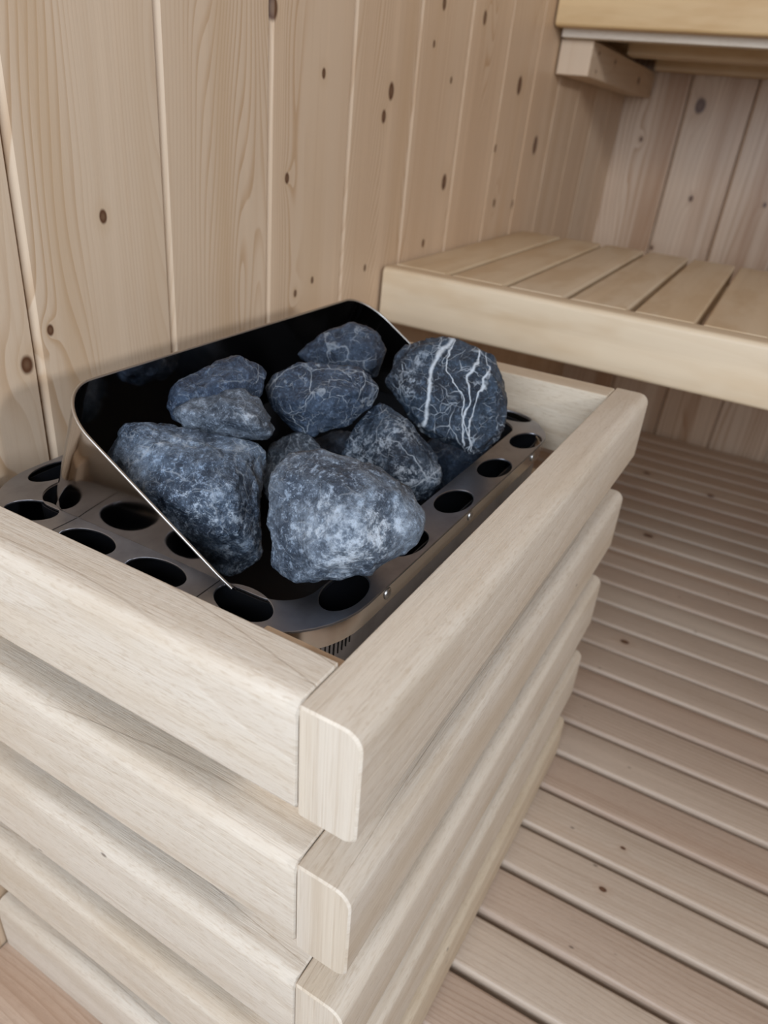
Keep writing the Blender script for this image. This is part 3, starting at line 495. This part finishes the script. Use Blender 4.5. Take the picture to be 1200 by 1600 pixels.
'low_mid': ((0.3249,0.2055,-0.0639), [(-0.0178,0.0226,0.0123),(-0.0022,0.0070,0.0247),(0.0111,-0.0176,0.0231),(0.0058,-0.0291,0.0009),(-0.0133,-0.0162,-0.0207),(-0.0260,0.0090,-0.0175),(-0.0164,-0.0094,0.0092),(-0.0059,0.0255,0.0055),(0.0088,0.0214,-0.0034),(0.0078,0.0118,0.0165),(0.0196,-0.0099,0.0151),(0.0232,0.0014,0.0020),(0.0149,-0.0200,-0.0045),(-0.0020,-0.0087,-0.0235),(0.0110,0.0021,-0.0199),(-0.0132,0.0135,-0.0206)]),

}
INFO = {
 'big_left': ('biggest grey-blue stone, at the near left of the pile against the slanted collar edge', 0.3, (0.028, 0.045, 0.075), (0.150, 0.205, 0.285), 0.5, 0.85),
 'front': ('pale grey stone at the front of the pile, white-speckled near face', 1.1, (0.036, 0.054, 0.084), (0.175, 0.222, 0.285), 0.35, 1.0),
 'veined': ('dark round stone crossed by thick white veins, topmost at the right over the perforated rim', 2.2, (0.008, 0.015, 0.028), (0.032, 0.055, 0.088), 0.8, 0.2),
 'triangle': ('triangular dark stone with fine white scratches, wedged below the white-veined stone', 3.7, (0.009, 0.017, 0.033), (0.042, 0.068, 0.105), 0.8, 0.6),
 'middle': ('dark blue-grey stone netted with thin white lines, in the middle of the pile', 4.1, (0.012, 0.024, 0.048), (0.045, 0.072, 0.118), 0.7, 0.1),
 'back': ('rounded dark stone farthest back in the pile, under the top corner of the collar', 5.3, (0.011, 0.020, 0.040), (0.036, 0.056, 0.09), 0.4, 0.05),
 'rear_left': ('dark stone at the rear left of the pile, lying against the back of the collar', 6.8, (0.012, 0.024, 0.050), (0.045, 0.074, 0.125), 0.4, 0.15),
 'flat_left': ('flat-topped grey stone with a pale ridge, behind the biggest stone', 7.4, (0.032, 0.046, 0.068), (0.145, 0.180, 0.230), 0.3, 0.5),
 'small': ('small grey stone mostly hidden behind the front stone, in the gap at the middle', 8.6, (0.040, 0.052, 0.07), (0.11, 0.135, 0.165), 0.4, 0.2),
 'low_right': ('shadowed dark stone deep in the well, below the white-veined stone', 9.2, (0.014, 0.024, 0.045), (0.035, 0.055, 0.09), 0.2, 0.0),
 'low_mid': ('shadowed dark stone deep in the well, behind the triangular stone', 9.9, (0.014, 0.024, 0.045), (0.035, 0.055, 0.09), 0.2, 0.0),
}
# white patches on single stones, part mineral, part painted glints: centre in the stone's own space, radius
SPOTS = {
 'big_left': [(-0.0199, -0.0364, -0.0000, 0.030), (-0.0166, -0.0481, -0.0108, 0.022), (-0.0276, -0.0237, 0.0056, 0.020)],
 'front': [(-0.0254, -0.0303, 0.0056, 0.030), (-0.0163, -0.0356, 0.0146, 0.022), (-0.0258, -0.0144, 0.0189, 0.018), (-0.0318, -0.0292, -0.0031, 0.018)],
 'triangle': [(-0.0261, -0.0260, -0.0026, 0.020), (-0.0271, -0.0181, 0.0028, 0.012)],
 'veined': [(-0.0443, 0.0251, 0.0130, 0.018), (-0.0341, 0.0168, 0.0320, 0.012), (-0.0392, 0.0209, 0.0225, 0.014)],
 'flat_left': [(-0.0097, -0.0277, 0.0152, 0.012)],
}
# planes of the calcite seams in the veined stone: normal, offset, half width
VEINS = (
    (-0.3534, 0.9226, 0.1546, 0.03053, 0.0030),
    (-0.3262, 0.9448, 0.0308, -0.01060, 0.0009),
    (-0.4335, 0.8374, -0.3331, -0.00459, 0.0007),
    (-0.3495, 0.9369, -0.0083, -0.00476, 0.0013),
)
def build_stone(key):
    ctr, V = STONES[key]; label, off, dk, md, vein, patch = INFO[key]
    bm = bmesh.new()
    for v in V: bm.verts.new(v)
    r = bmesh.ops.convex_hull(bm, input=bm.verts[:])
    dead = [g for g in r['geom_interior'] + r['geom_unused'] if isinstance(g, bmesh.types.BMVert)]
    bmesh.ops.delete(bm, geom=list({g for g in dead if g.is_valid}), context='VERTS')
    rnd = random.Random(int(off * 100))            # knock flat facets off the hull, as on split rock
    for _ in range(16):
        d = Vector((rnd.gauss(0, 1), rnd.gauss(0, 1), rnd.gauss(0, 1))).normalized()
        d = (d - fwd * 0.55).normalized()
        sup = max(v.co.dot(d) for v in bm.verts)
        bmesh.ops.bisect_plane(bm, geom=bm.verts[:] + bm.edges[:] + bm.faces[:], plane_co=d * sup * rnd.uniform(0.90, 0.965), plane_no=d, clear_outer=True)
        bmesh.ops.holes_fill(bm, edges=[e for e in bm.edges if e.is_boundary])
    bmesh.ops.recalc_face_normals(bm, faces=bm.faces[:])
    tmpm = bpy.data.meshes.new('tmp'); bm.to_mesh(tmpm); bm.free()
    tmp = bpy.data.objects.new('tmp', tmpm); C.objects.link(tmp)
    md_ = tmp.modifiers.new('r', 'REMESH'); md_.mode = 'VOXEL'; md_.voxel_size = 0.0018
    bpy.context.view_layer.update()
    me = bpy.data.meshes.new_from_object(tmp.evaluated_get(bpy.context.evaluated_depsgraph_get()))
    C.objects.unlink(tmp); bpy.data.objects.remove(tmp); bpy.data.meshes.remove(tmpm)
    bm = bmesh.new(); bm.from_mesh(me); bpy.data.meshes.remove(me)
    for _ in range(1): bmesh.ops.smooth_vert(bm, verts=bm.verts[:], factor=0.5, use_axis_x=True, use_axis_y=True, use_axis_z=True)
    bm.normal_update()
    o3 = Vector((off * 3.1, off * 5.7, -off * 2.3))
    mv = []
    for v in bm.verts:
        p = v.co
        w1 = noise.noise(p * 26 + o3)
        rg = 1 - abs(noise.noise(p * 48 + o3 * 2)) * 2
        st = noise.noise(Vector((p.x * 60, p.y * 60, p.z * 200)) + o3)
        cell = noise.cell(p * 55 + Vector((w1, w1, w1)) * 0.9 + o3)
        f = noise.fractal(p * 160 + o3, 0.9, 2.0, 3)
        mv.append(v.normal * (w1 * 0.0030 + (rg - 0.6) * 0.0018 + st * 0.0004 + cell * 0.0010 + f * 0.0007))
    for v, d in zip(bm.verts, mv): v.co += d
    bands = ()
    if key == 'veined': bands = VEINS
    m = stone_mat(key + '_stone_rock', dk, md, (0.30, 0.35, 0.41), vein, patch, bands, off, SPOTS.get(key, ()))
    o = from_bm('sauna_stone', bm, m, None, None)
    for p in o.data.polygons: p.use_smooth = True
    o.location = (ctr[0], ctr[1], ctr[2] + Z0)
    tag(o, label, 'stone', 'rough dark stones piled in the heater')
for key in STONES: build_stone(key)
